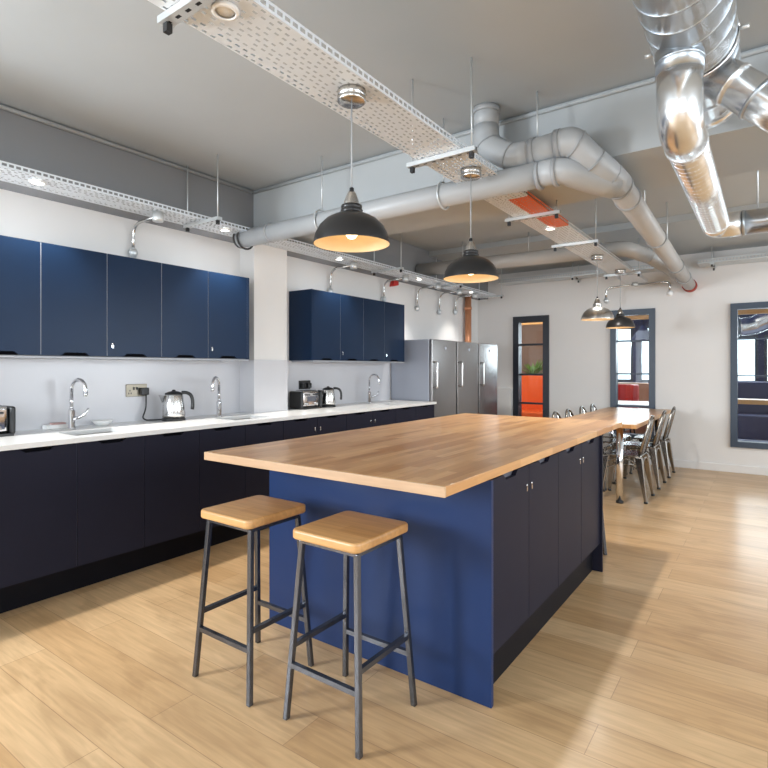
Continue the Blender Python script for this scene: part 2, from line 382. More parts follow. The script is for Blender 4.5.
for i in range(110):
    a = random.uniform(0, 2*PI); el = random.uniform(-0.1, 1.4); L_ = random.uniform(0.2, 0.48)
    b0 = Vector((-3.6, 9.97, random.uniform(0.85, 1.15)))
    d = Vector((math.cos(a)*math.cos(el), math.sin(a)*math.cos(el), math.sin(el))); t = d.cross(Vector((0, 0, 1))).normalized()*0.03
    m_ = b0+d*L_*0.55+Vector((0, 0, 0.03)); e = b0+d*L_
    lf.add([b0, m_+t, e, m_-t, m_+Vector((0,0,-0.008))], [(0, 1, 4), (1, 2, 4), (2, 3, 4), (3, 0, 4)])
obj('foliage', lf, M_leaf, pl)
tub = thing('tub_chair', 'small red tub chair seen through the window above the dining table', 'chair', (-2.10, 10.25, 0))
arc = [(-2.10+0.26*math.cos(a), 10.25+0.26*math.sin(a)) for a in [math.radians(-40+i*26) for i in range(11)]]
inn = [(-2.10+0.19*math.cos(a), 10.25+0.19*math.sin(a)) for a in [math.radians(-40+i*26) for i in range(11)]]
obj('shell', MB().prism(arc+inn[::-1], 'XY', 0.36, 1.0), M_red, tub, bevel=0.02)
obj('seat', MB().lathe([(0, 0.36), (0.24, 0.36), (0.25, 0.5), (0.2, 0.55), (0, 0.56)], (-2.10, 10.25, 0)), M_red, tub)
for sx in (-1, 1):
    for sy in (-1, 1): obj('leg', MB().tube([(-2.10+sx*0.13, 10.25+sy*0.13, 0.37), (-2.10+sx*0.18, 10.25+sy*0.18, 0)], 0.014, 8), M_black, tub)
lt = thing('lounge_table', 'long white table in the lounge seen through the window above the dining table', 'table', (-1.9, 9.2, 0))
obj('tabletop', MB().box(-2.4, -1.2, 8.85, 9.85, 0.70, 0.735), M_white, lt, bevel=0.006)
for x in (-2.25, -1.3):
    for y in (8.95, 9.75): obj('leg', MB().box(x-0.025, x+0.025, y-0.025, y+0.025, 0, 0.70), M_black, lt)
cb = thing('low_cabinet', 'low tan wooden cabinet behind the red tub chair in the lounge', 'cabinet', (-1.9, 11.4, 0))
obj('carcass', MB().box(-2.9, -1.2, 11.2, 11.6, 0.0, 1.0), M_tan, cb, bevel=0.005)
for i in range(3): obj('door', MB().box(-2.88+i*0.56, -2.34+i*0.56, 11.18, 11.198, 0.06, 0.97), M_tan, cb)
bn = thing('bar_table', 'honey coloured wooden bar table in the lounge behind the rightmost window', 'table', (0.3, 9.0, 0))
obj('tabletop', MB().box(-0.75, 1.6, 8.75, 9.15, 0.80, 0.86), M_wood, bn, bevel=0.005)
for x in (-0.65, 1.5): obj('leg', MB().box(x-0.03, x+0.03, 8.8, 9.1, 0, 0.80), M_black, bn)
sb = thing('lounge_bench', 'dark navy upholstered bench against the far lounge windows', 'bench', (0.3, 11.0, 0))
obj('seat', MB().box(-1.0, 2.6, 10.8, 11.3, 0.1, 0.5), M_navyw, sb, bevel=0.02)
obj('backrest', MB().box(-1.0, 2.6, 11.3, 11.5, 0.1, 1.05), M_navyw, sb, bevel=0.02)
fd = thing('foil_duct', 'crumpled silver foil duct hanging in the lounge behind the rightmost window', 'duct', (-0.30, 10.0, 1.95))
pts = fillet([(-0.36, 10.0, 1.93), (-0.20, 10.0, 1.93), (0.25, 10.0, 2.15), (0.3, 10.0, ZC)], 0.15, 12)
obj('hose', MB().tube(pts, [0.13+0.012*(i % 2) for i in range(len(pts))], 20), M_galv, fd)
obj('end_ring', MB().tube([(-0.385, 10.0, 1.93), (-0.36, 10.0, 1.93)], 0.15, 24), M_galvd, fd)
pn = thing('pendant_lamp', 'navy bell pendant lamp in the lounge seen through the window above the dining table', 'lamp', (-1.62, 9.4, 1.72))
obj('shade', MB().lathe([(0.17, 0), (0.165, 0.05), (0.12, 0.12), (0.07, 0.17), (0.04, 0.24), (0.0, 0.26)], (-1.62, 9.4, 1.72)), M_navyw, pn)
obj('cable', MB().tube([(-1.62, 9.4, 1.97), (-1.62, 9.4, ZC)], 0.005, 6), M_black, pn)

# ------------------------------------------------------------------ base cabinets along the left wall
XD = -3.15          # door face
def door_poly(a, b, z0, z1, notch, w_=0.17, dp=0.020):
    c = (a+b)/2
    if notch == 'top': return [(a, z0), (b, z0), (b, z1), (c+w_/2, z1), (c+w_/2-0.025, z1-dp), (c-w_/2+0.025, z1-dp), (c-w_/2, z1), (a, z1)]
    return [(a, z0), (c-w_/2, z0), (c-w_/2+0.025, z0+dp), (c+w_/2-0.025, z0+dp), (c+w_/2, z0), (b, z0), (b, z1), (a, z1)]
def lock(x, y, z, parent):
    l = MB().lathe([(0, 0), (0.007, 0), (0.007, 0.004), (0, 0.005)], (x, y, z+0.008), 12, 'X')
    l.box(x, x+0.004, y-0.006, y+0.006, z-0.018, z); obj('lock', l, M_chrome, parent)
edges = [0.26, 0.655, 1.055, 1.455, 1.855, 2.25, 2.645, 3.03, 3.432, 3.82, 4.225, 4.625, 5.02, 5.40]
spans = [(0, 2), (2, 3), (3, 5), (5, 7), (7, 9), (9, 11), (11, 13)]
labs = ['charcoal base cabinet below the leftmost toaster at the photo edge',
        'narrow charcoal base cabinet with one door just left of the nearest sink',
        'charcoal base cabinet with two doors below the nearest sink and brass socket',
        'charcoal base cabinet with two doors below the second sink beside the kettle',
        'charcoal base cabinet with paired locks in the middle of its doors below the second toaster',
        'charcoal base cabinet with paired locks in front of the farthest sink',
        'charcoal base cabinet at the far worktop end, right beside the fridges']
for (i0, i1), lb in zip(spans, labs):
    y0, y1 = edges[i0], edges[i1]
    t = thing('base_cabinet', lb, 'cabinet', (-3.45, (y0+y1)/2, 0), 'base cabinets under the white worktop')
    XBK = -3.595 if y0 > 3.0 and y1 < 3.9 else XL+0.02
    body = MB().box(XBK, XD-0.021, y0+0.001, y0+0.019, 0.175, 0.872)
    body.box(XBK, XD-0.021, y1-0.019, y1-0.001, 0.175, 0.872)
    body.box(XBK, XD-0.021, y0+0.019, y1-0.019, 0.175, 0.19)
    body.box(XBK, XBK+0.01, y0+0.019, y1-0.019, 0.19, 0.872)
    body.box(XD-0.05, XD-0.021, y0+0.019, y1-0.019, 0.83, 0.872)
    obj('carcass', body, M_carcd, t)
    obj('plinth', MB().box(-3.30, -3.28, y0, y1, 0, 0.175), M_plinth, t)
    for j in range(i0, i1):
        d = obj('door', MB().prism(door_poly(edges[j]+0.002, edges[j+1]-0.002, 0.178, 0.868, 'top'), 'YZ', XD-0.02, XD), M_dark, t)
        c_ = (edges[j]+edges[j+1])/2
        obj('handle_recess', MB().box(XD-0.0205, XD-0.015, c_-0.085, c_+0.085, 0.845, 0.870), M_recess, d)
        obj('edge_strip', MB().box(XD-0.020, XD-0.003, edges[j+1]-0.0019, edges[j+1]+0.0004, 0.18, 0.868), M_strip, d)
        if j == 7: lock(XD, edges[8]-0.035, 0.77, d)
        if j == 8: lock(XD, edges[8]+0.035, 0.77, d)
        if j == 9: lock(XD, edges[10]-0.035, 0.77, d)
        if j == 10: lock(XD, edges[10]+0.035, 0.77, d)
        if j == 1: lock(XD, edges[2]+0.01-0.03, 0.845, d)
    if i1 == 13: obj('end_panel', MB().box(XL+0.02, XD, y1, y1+0.018, 0, 0.872), M_dark, t)
sinks = [(-3.50, -3.24, 1.49, 1.83), (-3.50, -3.24, 2.62, 2.99), (-3.50, -3.24, 4.67, 5.0)]
wt = MB().slab(XL+0.013, -3.13, 0.2, 3.118, 0.873, 0.9, sinks[:2])
wt.slab(-3.602, -3.13, 3.118, 3.522, 0.873, 0.9, []); wt.slab(XL+0.013, -3.13, 3.522, 5.435, 0.873, 0.9, sinks[2:])
tag(obj('worktop', wt, M_quartz), 'long white stone worktop on the charcoal base cabinets along the left wall', 'worktop')
sl = ['undermounted steel sink nearest the camera, below the left tap', 'undermounted steel sink in front of the tap beside the white pillar', 'undermounted steel sink farthest away, near the fridges']
for (a, b, c, d), lb in zip(sinks, sl):
    t = thing('sink', lb, 'sink', ((a+b)/2, (c+d)/2, 0.74), 'sinks sunk in the white worktop')
    q = MB().box(a-0.004, b+0.004, c-0.004, d+0.004, 0.738, 0.742)
    q.box(a-0.005, a-0.001, c-0.004, d+0.004, 0.742, 0.8725); q.box(b+0.001, b+0.005, c-0.004, d+0.004, 0.742, 0.8725)
    q.box(a, b, c-0.005, c-0.001, 0.742, 0.8725); q.box(a, b, d+0.001, d+0.005, 0.742, 0.8725)
    obj('basin', q, M_basin, t)
    obj('drain', MB().lathe([(0, 0.743), (0.02, 0.743), (0.032, 0.746), (0.035, 0.743)], ((a+b)/2, (c+d)/2, 0), 20), M_chrome, t)

def tap(x, y, ang, lb):
    t = thing('mixer_tap', lb, 'tap', (x, y, 0.9), 'swan neck taps')
    obj('body', MB().lathe([(0, 0), (0.026, 0), (0.026, 0.006), (0.021, 0.01), (0.021, 0.115), (0.015, 0.125), (0, 0.125)], (x, y, 0.9), 24), M_chrome, t)
    r = 0.062; dx, dy = math.cos(ang), math.sin(ang)
    pts = [(x, y, 1.02), (x, y, 1.15)]
    for i in range(13):
        a = PI-PI*i/12*1.02; pts.append((x+dx*(r+r*math.cos(a)), y+dy*(r+r*math.cos(a)), 1.15+r*math.sin(a)*1.05))
    pts.append((pts[-1][0], pts[-1][1], 1.12))
    obj('spout', MB().tube(pts, 0.0115, 16), M_chrome, t)
    e = pts[-1]; obj('aerator', MB().lathe([(0, -0.012), (0.0135, -0.012), (0.0135, 0.016), (0, 0.016)], e, 16), M_chrome, t)
    lx, ly = math.cos(ang+0.45), math.sin(ang+0.45)
    obj('lever', MB().tube([(x+lx*0.015, y+ly*0.015, 0.965), (x+lx*0.05, y+ly*0.05, 0.972), (x+lx*0.085, y+ly*0.085, 0.99), (x+lx*0.105, y+ly*0.105, 1.03)], [0.012, 0.01, 0.0085, 0.007], 10), M_chrome, t)
tap(-3.66, 1.655, 0.25, 'chrome swan neck tap nearest the camera, between the socket and left toaster')
tap(-3.60, 2.755, -1.05, 'chrome swan neck tap seen end on, right of the nearer kettle')
tap(-3.63, 4.80, 0.1, 'chrome swan neck tap farthest away, beside the fridges')

sg = thing('soap_caddy', 'small white sponge caddy with a pink stripe at the foot of the left tap', 'caddy', (-3.745, 1.60, 0.9))
obj('tray', MB().box(-3.775, -3.715, 1.53, 1.66, 0.9, 0.925), M_white, sg, bevel=0.003)
obj('sponge', MB().box(-3.77, -3.72, 1.57, 1.65, 0.925, 0.936), mat('pink_sponge', (0.55, 0.36, 0.34), 0.9), sg, bevel=0.003)
tag(obj('dish', MB().lathe([(0.0, 0.0), (0.04, 0.0), (0.068, 0.032), (0.065, 0.032), (0.038, 0.005), (0, 0.005)], (-3.715, 1.88, 0.9), 28), M_white), 'shallow white dish on the worktop behind the nearest sink', 'dish')

def kettle(x, y, ang, sc_, lb):
    t = thing('kettle', lb, 'kettle', (x, y, 0.9), 'steel kettles')
    R = 0.088*sc_
    def P(u, v, z): return (x+u*math.cos(ang)-v*math.sin(ang), y+u*math.sin(ang)+v*math.cos(ang), 0.9+z*sc_)
    obj('base', MB().lathe([(0, 0), (R*1.0, 0), (R*1.02, 0.012), (R*0.95, 0.025*sc_), (0, 0.025*sc_)], (x, y, 0.9), 32), M_black, t)
    obj('body', MB().lathe([(0, 0.03*sc_), (R*0.97, 0.03*sc_), (R, 0.045*sc_), (R*0.94, 0.12*sc_), (R*0.80, 0.2*sc_), (R*0.77, 0.208*sc_), (0, 0.208*sc_)], (x, y, 0.9), 36), M_kettle, t)
    obj('lid', MB().lathe([(R*0.76, 0.208*sc_), (R*0.74, 0.22*sc_), (R*0.4, 0.232*sc_), (0.014, 0.234*sc_), (0.012, 0.245*sc_), (0, 0.247*sc_)], (x, y, 0.9), 32), M_black, t)
    obj('spout', MB().add([P(-0.062, -0.026, 0.2), P(-0.062, 0.026, 0.2), P(-0.105, 0, 0.205), P(-0.072, -0.02, 0.15), P(-0.072, 0.02, 0.15), P(-0.082, 0, 0.14)],
        [(0, 2, 1), (0, 3, 5, 2), (1, 2, 5, 4), (3, 4, 5), (0, 1, 4, 3)]), M_kettle, t)
    pts = [P(0.055, 0, 0.222), P(0.085, 0, 0.224), P(0.118, 0, 0.208), P(0.132, 0, 0.17), P(0.134, 0, 0.12), P(0.13, 0, 0.085)]
    obj('handle', MB().tube(fillet(pts, 0.03), 0.0135*sc_, 12), M_black, t)
    return t
kettle(-3.60, 2.35, 0.9, 0.93, 'polished steel kettle with black handle, plugged in beside the brass socket')
kettle(-3.585, 4.06, 0.9, 0.84, 'polished steel kettle with black handle next to the farther toaster')

def toaster(x0, x1, y0, y1, lb):
    t = thing('toaster', lb, 'toaster', ((x0+x1)/2, (y0+y1)/2, 0.9), 'chrome toasters')
    obj('body', MB().box(x0+0.012, x1-0.012, y0+0.03, y1-0.03, 0.915, 1.075), M_chrome, t, bevel=0.025, segs=4)
    for a, b in ((y0, y0+0.03), (y1-0.03, y1)): obj('end_cap', MB().box(x0, x1, a, b, 0.907, 1.07), M_black, t, bevel=0.018, segs=4)
    obj('base', MB().box(x0+0.005, x1-0.005, y0+0.01, y1-0.01, 0.9, 0.915), M_black, t)
    for i in (0.3, 0.7):
        obj('slot', MB().box(x0+(x1-x0)*i-0.016, x0+(x1-x0)*i+0.016, y0+0.06, y1-0.06, 1.072, 1.0775), M_black, t)
    for i in (0.28, 0.72):
        yy = y0+(y1-y0)*i
        obj('lever', MB().box(x1-0.012, x1+0.016, yy-0.02, yy+0.02, 1.03, 1.042), M_black, t, bevel=0.003)
        obj('knob', MB().lathe([(0, 0.014), (0.014, 0.013), (0.016, 0.0)], (x1-0.012, yy, 0.95), 16, 'X'), M_steel, t)
    obj('control_panel', MB().box(x1-0.012, x1-0.008, y0+0.09, y1-0.09, 0.97, 1.02), M_carcd, t)
toaster(-3.72, -3.53, 0.98, 1.295, 'chrome toaster with black end at the left edge of the photo')
toaster(-3.71, -3.54, 3.64, 3.93, 'chrome toaster with black ends beside the farther kettle and black socket')

s1 = thing('wall_socket', 'brass double wall socket between the nearest tap and kettle', 'socket', (XL+0.012, 2.165, 1.125))
obj('plate', MB().box(XL+0.012, XL+0.022, 2.085, 2.245, 1.08, 1.172), M_brass, s1, bevel=0.003)
obj('switch', MB().box(XL+0.022, XL+0.028, 2.135, 2.147, 1.13, 1.15), M_black, s1)
obj('switch', MB().box(XL+0.022, XL+0.028, 2.16, 2.172, 1.13, 1.15), M_black, s1)
for z, y in ((1.125, 2.112), (1.105, 2.103), (1.105, 2.121)): obj('pin_hole', MB().box(XL+0.0215, XL+0.0225, y-0.004, y+0.004, z-0.006, z+0.006), M_black, s1)
cd = thing('power_cord', 'black kettle plug and cord hanging from the brass socket', 'cord', (XL+0.022, 2.215, 1.12))
obj('plug', MB().box(XL+0.023, XL+0.062, 2.185, 2.24, 1.09, 1.145), M_black, cd, bevel=0.006)
obj('cable', MB().tube(fillet([(XL+0.05, 2.22, 1.09), (XL+0.05, 2.22, 0.99), (XL+0.07, 2.18, 0.925), (XL+0.08, 2.20, 0.907), (XL+0.12, 2.27, 0.9065), (-3.685, 2.32, 0.9065)], 0.05), 0.0055, 8), M_black, cd)
s2 = thing('wall_socket', 'black double wall socket with two plugs above the farther toaster', 'socket', (XL+0.012, 3.93, 1.12))
obj('plate', MB().box(XL+0.012, XL+0.022, 3.85, 4.01, 1.078, 1.165), M_black, s2, bevel=0.003)
for y in (3.89, 3.97):
    obj('plug', MB().box(XL+0.022, XL+0.055, y-0.025, y+0.025, 1.09, 1.14), M_black, s2, bevel=0.006)

# ------------------------------------------------------------------ wall cabinets
XU = -3.50
def wall_cab(ys, lb, locks=(), ends=()):
    t = thing('wall_cabinet', lb, 'cabinet', (-3.65, (ys[0]+ys[-1])/2, 1.362), 'navy wall cabinets')
    obj('carcass', MB().box(XL+0.001, XU-0.021, ys[0]+0.001, ys[-1]-0.001, 1.364, 2.035), M_carc, t)
    for a, b in zip(ys, ys[1:]):
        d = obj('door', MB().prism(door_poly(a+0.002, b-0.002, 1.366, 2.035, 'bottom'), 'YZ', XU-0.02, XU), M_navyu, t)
        c_ = (a+b)/2
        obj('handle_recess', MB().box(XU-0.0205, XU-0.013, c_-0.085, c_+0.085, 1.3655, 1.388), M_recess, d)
        obj('edge_strip', MB().box(XU-0.020, XU-0.002, b-0.0019, b+0.0019, 1.37, 2.034), M_carc, d)
        if a in locks: lock(XU, a+0.035, 1.44, d)
    for y, s in ends: obj('end_panel', MB().box(XL+0.001, XU+0.001, y, y+s*0.018, 1.362, 2.036), M_navyu, t)
wall_cab([0.62, 1.015, 1.411], 'navy wall cabinet nearest the camera, at the left photo edge')
wall_cab([1.411, 1.803, 2.19], 'navy wall cabinet above the brass socket, second from the left photo edge', [1.803])
wall_cab([2.19, 2.58, 2.96], 'navy wall cabinet ending just before the white pillar', [2.58], [(2.961, 1)])
wall_cab([3.748, 4.15, 4.53], 'navy wall cabinet above the farther toaster, with exposed dark side panel', [4.15], [(3.747, -1)])
wall_cab([4.53, 4.915, 5.30], 'navy wall cabinet above the farthest tap, next to the fridges', [4.915], [(5.301, 1)])
for n, a, b in ((4, 0.62, 2.98), (5, 3.75, 5.32)):
    struct('trim_%d' % n, MB().box(XL+0.013, XU-0.002, a, b, 1.350, 1.3615), M_carc)

# ------------------------------------------------------------------ fridges
def fridge(y0, lb):
    y1 = y0+0.60; xf = -3.20; t = thing('fridge', lb, 'fridge', (-3.49, y0+0.3, 0), 'row of fridges')
    obj('body', MB().box(-3.79, xf-0.045, y0, y1, 0.03, 1.63), M_fside, t, bevel=0.006)
    obj('door', MB().box(xf-0.04, xf, y0, y1, 0.05, 1.63), M_fdoor, t, bevel=0.008)
    obj('door_seal', MB().box(xf-0.046, xf-0.039, y0+0.008, y1-0.008, 0.06, 1.62), M_black, t)
    h = obj('handle', MB().tube(fillet([(xf, y0+0.05, 1.06), (xf+0.04, y0+0.05, 1.06), (xf+0.04, y0+0.05, 1.36), (xf, y0+0.05, 1.36)], 0.012), 0.012, 10), M_silver, t)
    obj('emblem', MB().lathe([(0, 0.002), (0.02, 0.002), (0.021, 0)], (xf, y0+0.32, 1.53), 20, 'X'), M_fside, t)
    for dy in (0.05, 0.55):
        for xx in (-3.72, -3.28): obj('foot', MB().lathe([(0, 0), (0.02, 0), (0.02, 0.03), (0, 0.03)], (xx, y0+dy, 0), 12), M_black, t)
fridge(5.455, 'nearest steel fridge with broad grey side at the worktop end')
fridge(6.09, 'middle steel fridge of the row of three')
fridge(6.725, 'farthest steel fridge of the row, closest to the black framed window')
rs = thing('copper_pipe', 'copper orange pipe rising in the corner above the fridges', 'pipe', (-3.72, 7.40, 0))
obj('pipe', MB().tube([(-3.72, 7.42, 0), (-3.72, 7.42, 2.37)], 0.048, 20), M_copper, rs)
obj('collar', MB().tube([(-3.72, 7.42, 2.18), (-3.72, 7.42, 2.22)], 0.056, 20), M_copper, rs)

# ------------------------------------------------------------------ island
IX0, IX1, IY0, IY1 = -2.07, -0.852, 1.893, 3.585
isl = thing('kitchen_island', 'navy kitchen island with oak top in the middle of the floor', 'island', (-1.49, 2.75, 0))
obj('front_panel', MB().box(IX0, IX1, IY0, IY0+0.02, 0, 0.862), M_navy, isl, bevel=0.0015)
obj('end_panel', MB().box(IX0, IX1, IY1-0.02, IY1, 0, 0.862), M_dark, isl, bevel=0.0015)  # shade on this end put in as a darker laminate than the front
obj('carcass', MB().box(IX0+0.025, IX1-0.037, IY0+0.02, IY1-0.02, 0.175, 0.862), M_carcd, isl)
obj('plinth', MB().box(IX0+0.07, IX1-0.06, IY0+0.02, IY1-0.02, 0, 0.175), M_plinth, isl)
ys = [IY0+0.022+(IY1-IY0-0.044)*i/4 for i in range(5)]
for i in range(4):
    d = obj('door', MB().prism(door_poly(ys[i]+0.002, ys[i+1]-0.002, 0.178, 0.858, 'top', 0.15, 0.022), 'YZ', IX1-0.035, IX1-0.015), M_dark, isl)
    lock(IX1-0.015, ys[i+1]-0.03 if i % 2 == 0 else ys[i]+0.03, 0.765, d)
    e = obj('door', MB().prism(door_poly(ys[i]+0.002, ys[i+1]-0.002, 0.178, 0.858, 'top', 0.15, 0.022), 'YZ', IX0+0.004, IX0+0.024), M_dark, isl)
it = thing('island_worktop', 'thick oak butcher block worktop on the navy island', 'worktop', (-1.49, 2.9, 0.863))
obj('block', MB().box(-2.135, -0.862, 1.562, 4.19, 0.8635, 0.90), M_block, it, bevel=0.003)
obj('front_edge', MB().box(-2.135, -0.862, 1.55, 1.562, 0.8635, 0.8995), M_edge, it, bevel=0.002)

# ------------------------------------------------------------------ stools
def make_stool(x, y, lb):
    t = thing('bar_stool', lb, 'stool', (x, y, 0), 'stools at the island')
    def rr(h, k, r, n=5):
        out = []
        for cx, cy, a0 in ((h-r, k-r, 0), (-h+r, k-r, 90), (-h+r, -k+r, 180), (h-r, -k+r, 270)):
            for i in range(n+1):
                a = math.radians(a0+90*i/n); out.append((x+cx+r*math.cos(a), y+cy+r*math.sin(a)))
        return out
    obj('seat', MB().prism(rr(0.157, 0.166, 0.028), 'XY', 0.664, 0.70), M_seat, t, bevel=0.009, segs=3)
    ft, tp = 0.170, 0.128
    def at(sx, sy, z):
        k = ft+(tp-ft)*z/0.664; return Vector((x+sx*k, y+sy*k, z))
    for sx in (-1, 1):
        for sy in (-1, 1):
            a = at(sx, sy, 0); b = at(sx, sy, 0.655); obj('leg', MB().taper(a, b, 0.0195, 0.0195), M_gun, t, bevel=0.002)
    for sy in (-1, 1): obj('rung', MB().bar(at(-1, sy, 0.20), at(1, sy, 0.20), 0.018, 0.018), M_gun, t)
    for sx in (-1, 1): obj('rung', MB().bar(at(sx, -1, 0.27), at(sx, 1, 0.27), 0.018, 0.018), M_gun, t)
    fr = MB()
    for sy in (-1, 1): fr.bar(at(-1, sy, 0.655), at(1, sy, 0.655), 0.02, 0.018)
    for sx in (-1, 1): fr.bar(at(sx, -1, 0.655), at(sx, 1, 0.655), 0.02, 0.018)
    obj('seat_frame', fr, M_gun, t)
    return t
st = make_stool(-1.782, 1.545, 'oak topped bar stool left of the pair in front of the island')
dup(st, (-1.272, 1.572, 0), 'oak topped bar stool right of the pair, nearest the camera')
dup(st, (-1.155, 3.91, 0), 'bar stool tucked under the far island end, only a leaning leg visible', PI/4)

# ------------------------------------------------------------------ dining table and metal chairs
TX0, TX1, TY0, TY1 = -1.76, -1.0, 5.45, 7.72
dt = thing('dining_table', 'long oak dining table with chromed legs below the window', 'table', (-1.38, 6.6, 0))
obj('tabletop', MB().box(TX0, TX1, TY0, TY1, 0.72, 0.76), M_block, dt, bevel=0.003)
obj('apron', MB().box(TX0+0.08, TX1-0.12, TY0+0.1, TY1-0.1, 0.68, 0.72), M_gun, dt)
for x in (TX0+0.06, TX1-0.155):
    for y in (TY0+0.05, TY1-0.12):
        l = obj('leg', MB().lathe([(0, 0.02), (0.032, 0.02), (0.032, 0.72), (0, 0.72)], (x, y, 0), 20), M_chrome, dt)
        obj('foot', MB().lathe([(0, 0), (0.034, 0), (0.034, 0.02), (0, 0.02)], (x, y, 0), 20), M_black, l)
def make_chair(loc, rz, lb):
    # built facing +X: the back stands on the -X side, then turned
    t = thing('metal_chair', lb, 'chair', loc, 'gunmetal chairs at the dining table')
    ox, oy, oz = loc
    def p(x, y, z): return (ox+x, oy+y, oz+z)
    seat = MB(); sh = [(0.18, -0.16), (0.19, 0.0), (0.18, 0.16), (0.14, 0.185), (-0.14, 0.165), (-0.165, 0.13), (-0.165, -0.13), (-0.14, -0.165), (0.14, -0.185)]
    seat.prism([(ox+a, oy+b) for a, b in sh], 'XY', 0.425, 0.443)
    obj('seat', seat, M_chair, t, bevel=0.007, segs=3)
    for sx, sy in ((1, 1), (1, -1), (-1, 1), (-1, -1)):
        tx, ty = (0.155 if sx > 0 else -0.145)*1.0, 0.15*sy
        bx, by = (0.20 if sx > 0 else -0.215), 0.195*sy
        m = MB().add([p(tx-0.035, ty-0.03, 0.43), p(tx+0.035, ty-0.03, 0.43), p(tx+0.035, ty+0.03, 0.43), p(tx-0.035, ty+0.03, 0.43),
                      p(bx-0.013, by-0.013, 0.015), p(bx+0.013, by-0.013, 0.015), p(bx+0.013, by+0.013, 0.015), p(bx-0.013, by+0.013, 0.015)],
                     [(0, 1, 2, 3), (7, 6, 5, 4), (1, 0, 4, 5), (2, 1, 5, 6), (3, 2, 6, 7), (0, 3, 7, 4)])
        l = obj('leg', m, M_chair, t, bevel=0.006)
        obj('foot', MB().lathe([(0, 0), (0.018, 0), (0.018, 0.02), (0, 0.02)], p(bx, by, 0), 12), M_black, l)
    ap = MB()
    def arch(a, b):
        a = Vector(a); b = Vector(b); pts = []
        for i in range(11):
            u = i/10; q = a*(1-u)+b*u; q.z += 0.12*math.sin(PI*u)**0.5; pts.append(q)
        ap.tube(pts, 0.009, 8)
    arch(p(0.175, -0.17, 0.29), p(0.175, 0.17, 0.29)); arch(p(-0.175, -0.165, 0.29), p(-0.175, 0.165, 0.29))
    arch(p(-0.17, -0.17, 0.29), p(0.17, -0.17, 0.29)); arch(p(-0.17, 0.17, 0.29), p(0.17, 0.17, 0.29))
    obj('apron', ap, M_chair, t)
    obj('cross_brace', MB().tube([p(0.165, 0.16, 0.30), p(0, 0, 0.33), p(-0.165, -0.16, 0.30)], 0.006, 8).tube([p(0.165, -0.16, 0.30), p(0, 0, 0.335), p(-0.165, 0.16, 0.30)], 0.006, 8), M_chair, t)
    hp = []
    for i in range(17):
        a = PI*i/16; hp.append(p(-0.16-0.085*(0.42+0.58*math.sin(a)), -0.155*math.cos(a), 0.62+0.20*math.sin(a)))
    hp = [p(-0.145, -0.15, 0.435)]+hp+[p(-0.145, 0.15, 0.435)]
    obj('back_frame', MB().tube(hp, 0.012, 10), M_chair, t)
    for k, (yy, w_) in enumerate(((-0.075, 0.022), (0.0, 0.04), (0.075, 0.022))):
        zt = 0.82-0.02*(k != 1)
        obj('back_slat', MB().bar(p(-0.152, yy*0.75, 0.44), p(-0.243, yy*1.15, zt), w_, 0.006, (1, 0, 0)), M_chair, t)
    t.rotation_euler = (0, 0, rz)
    return t
c0 = make_chair((-1.16, 5.80, 0), PI, 'gunmetal metal chair nearest the camera on the right of the table')
dup(c0, (-1.16, 6.55, 0), 'gunmetal metal chair in the middle on the right of the table', PI)
dup(c0, (-1.16, 7.28, 0), 'gunmetal metal chair on the right of the table, closest to the back wall', PI)
for y, lb in ((5.72, 'gunmetal metal chair left of the table, nearest the island'),
              (6.17, 'gunmetal metal chair left of the table, second from the island'),
              (6.72, 'gunmetal metal chair left of the table, third from the island'),
              (7.20, 'gunmetal metal chair left of the table, closest to the back wall')):
    dup(c0, (-1.60, y, 0), lb, 0.0)

# ------------------------------------------------------------------ perforated cable trays
def perforated(mb, u0, u1, w0, w1, z, axis, fl=0.034, pitch=0.034):
    # a sheet with slots cut right through, plus an upstand with slots on both long sides
    def pt(u, v, zz): return (v, u, zz) if axis == 'Y' else (u, v, zz)
    n = int(round((u1-u0)/pitch)); W = w1-w0
    cols = []; v = w0; rows = 10; g = W/rows
    for r in range(rows):
        cols += [(v, v+g*0.33, False), (v+g*0.33, v+g*0.67, True), (v+g*0.67, v+g, False)]; v += g
    for ci, (c, d, slot) in enumerate(cols):
        row = ci//3
        if not slot:
            mb.add([pt(u0, c, z), pt(u1, c, z), pt(u1, d, z), pt(u0, d, z)], [(0, 1, 2, 3)]); continue
        sh = (0.0, 0.34, 0.68, 0.34)[row % 4]*pitch; last = u0
        for i in range(n):
            a = u0+i*pitch+sh
            if (row*2+i) % 7 == 6: continue
            a1 = a+pitch*0.10; b1 = min(a+pitch*0.62, u1)
            if b1 <= last+0.002 or a1 >= u1: continue
            mb.add([pt(last, c, z), pt(a1, c, z), pt(a1, d, z), pt(last, d, z)], [(0, 1, 2, 3)]); last = b1
        mb.add([pt(last, c, z), pt(u1, c, z), pt(u1, d, z), pt(last, d, z)], [(0, 1, 2, 3)])
    for v_ in (w0, w1):
        za, zb = z+fl*0.30, z+fl*0.72
        mb.add([pt(u0, v_, z), pt(u1, v_, z), pt(u1, v_, za), pt(u0, v_, za)], [(0, 1, 2, 3)])
        mb.add([pt(u0, v_, zb), pt(u1, v_, zb), pt(u1, v_, z+fl), pt(u0, v_, z+fl)], [(0, 1, 2, 3)])
        for i in range(n):
            a = u0+i*pitch+pitch*0.68; b = min(a+pitch*0.32, u1)
            mb.add([pt(a, v_, za), pt(b, v_, za), pt(b, v_, zb), pt(a, v_, zb)], [(0, 1, 2, 3)])
    for v_, s in ((w0, 1), (w1, -1)):
        mb.add([pt(u0, v_, z+fl), pt(u1, v_, z+fl), pt(u1, v_+s*0.008, z+fl), pt(u0, v_+s*0.008, z+fl)], [(0, 1, 2, 3)])
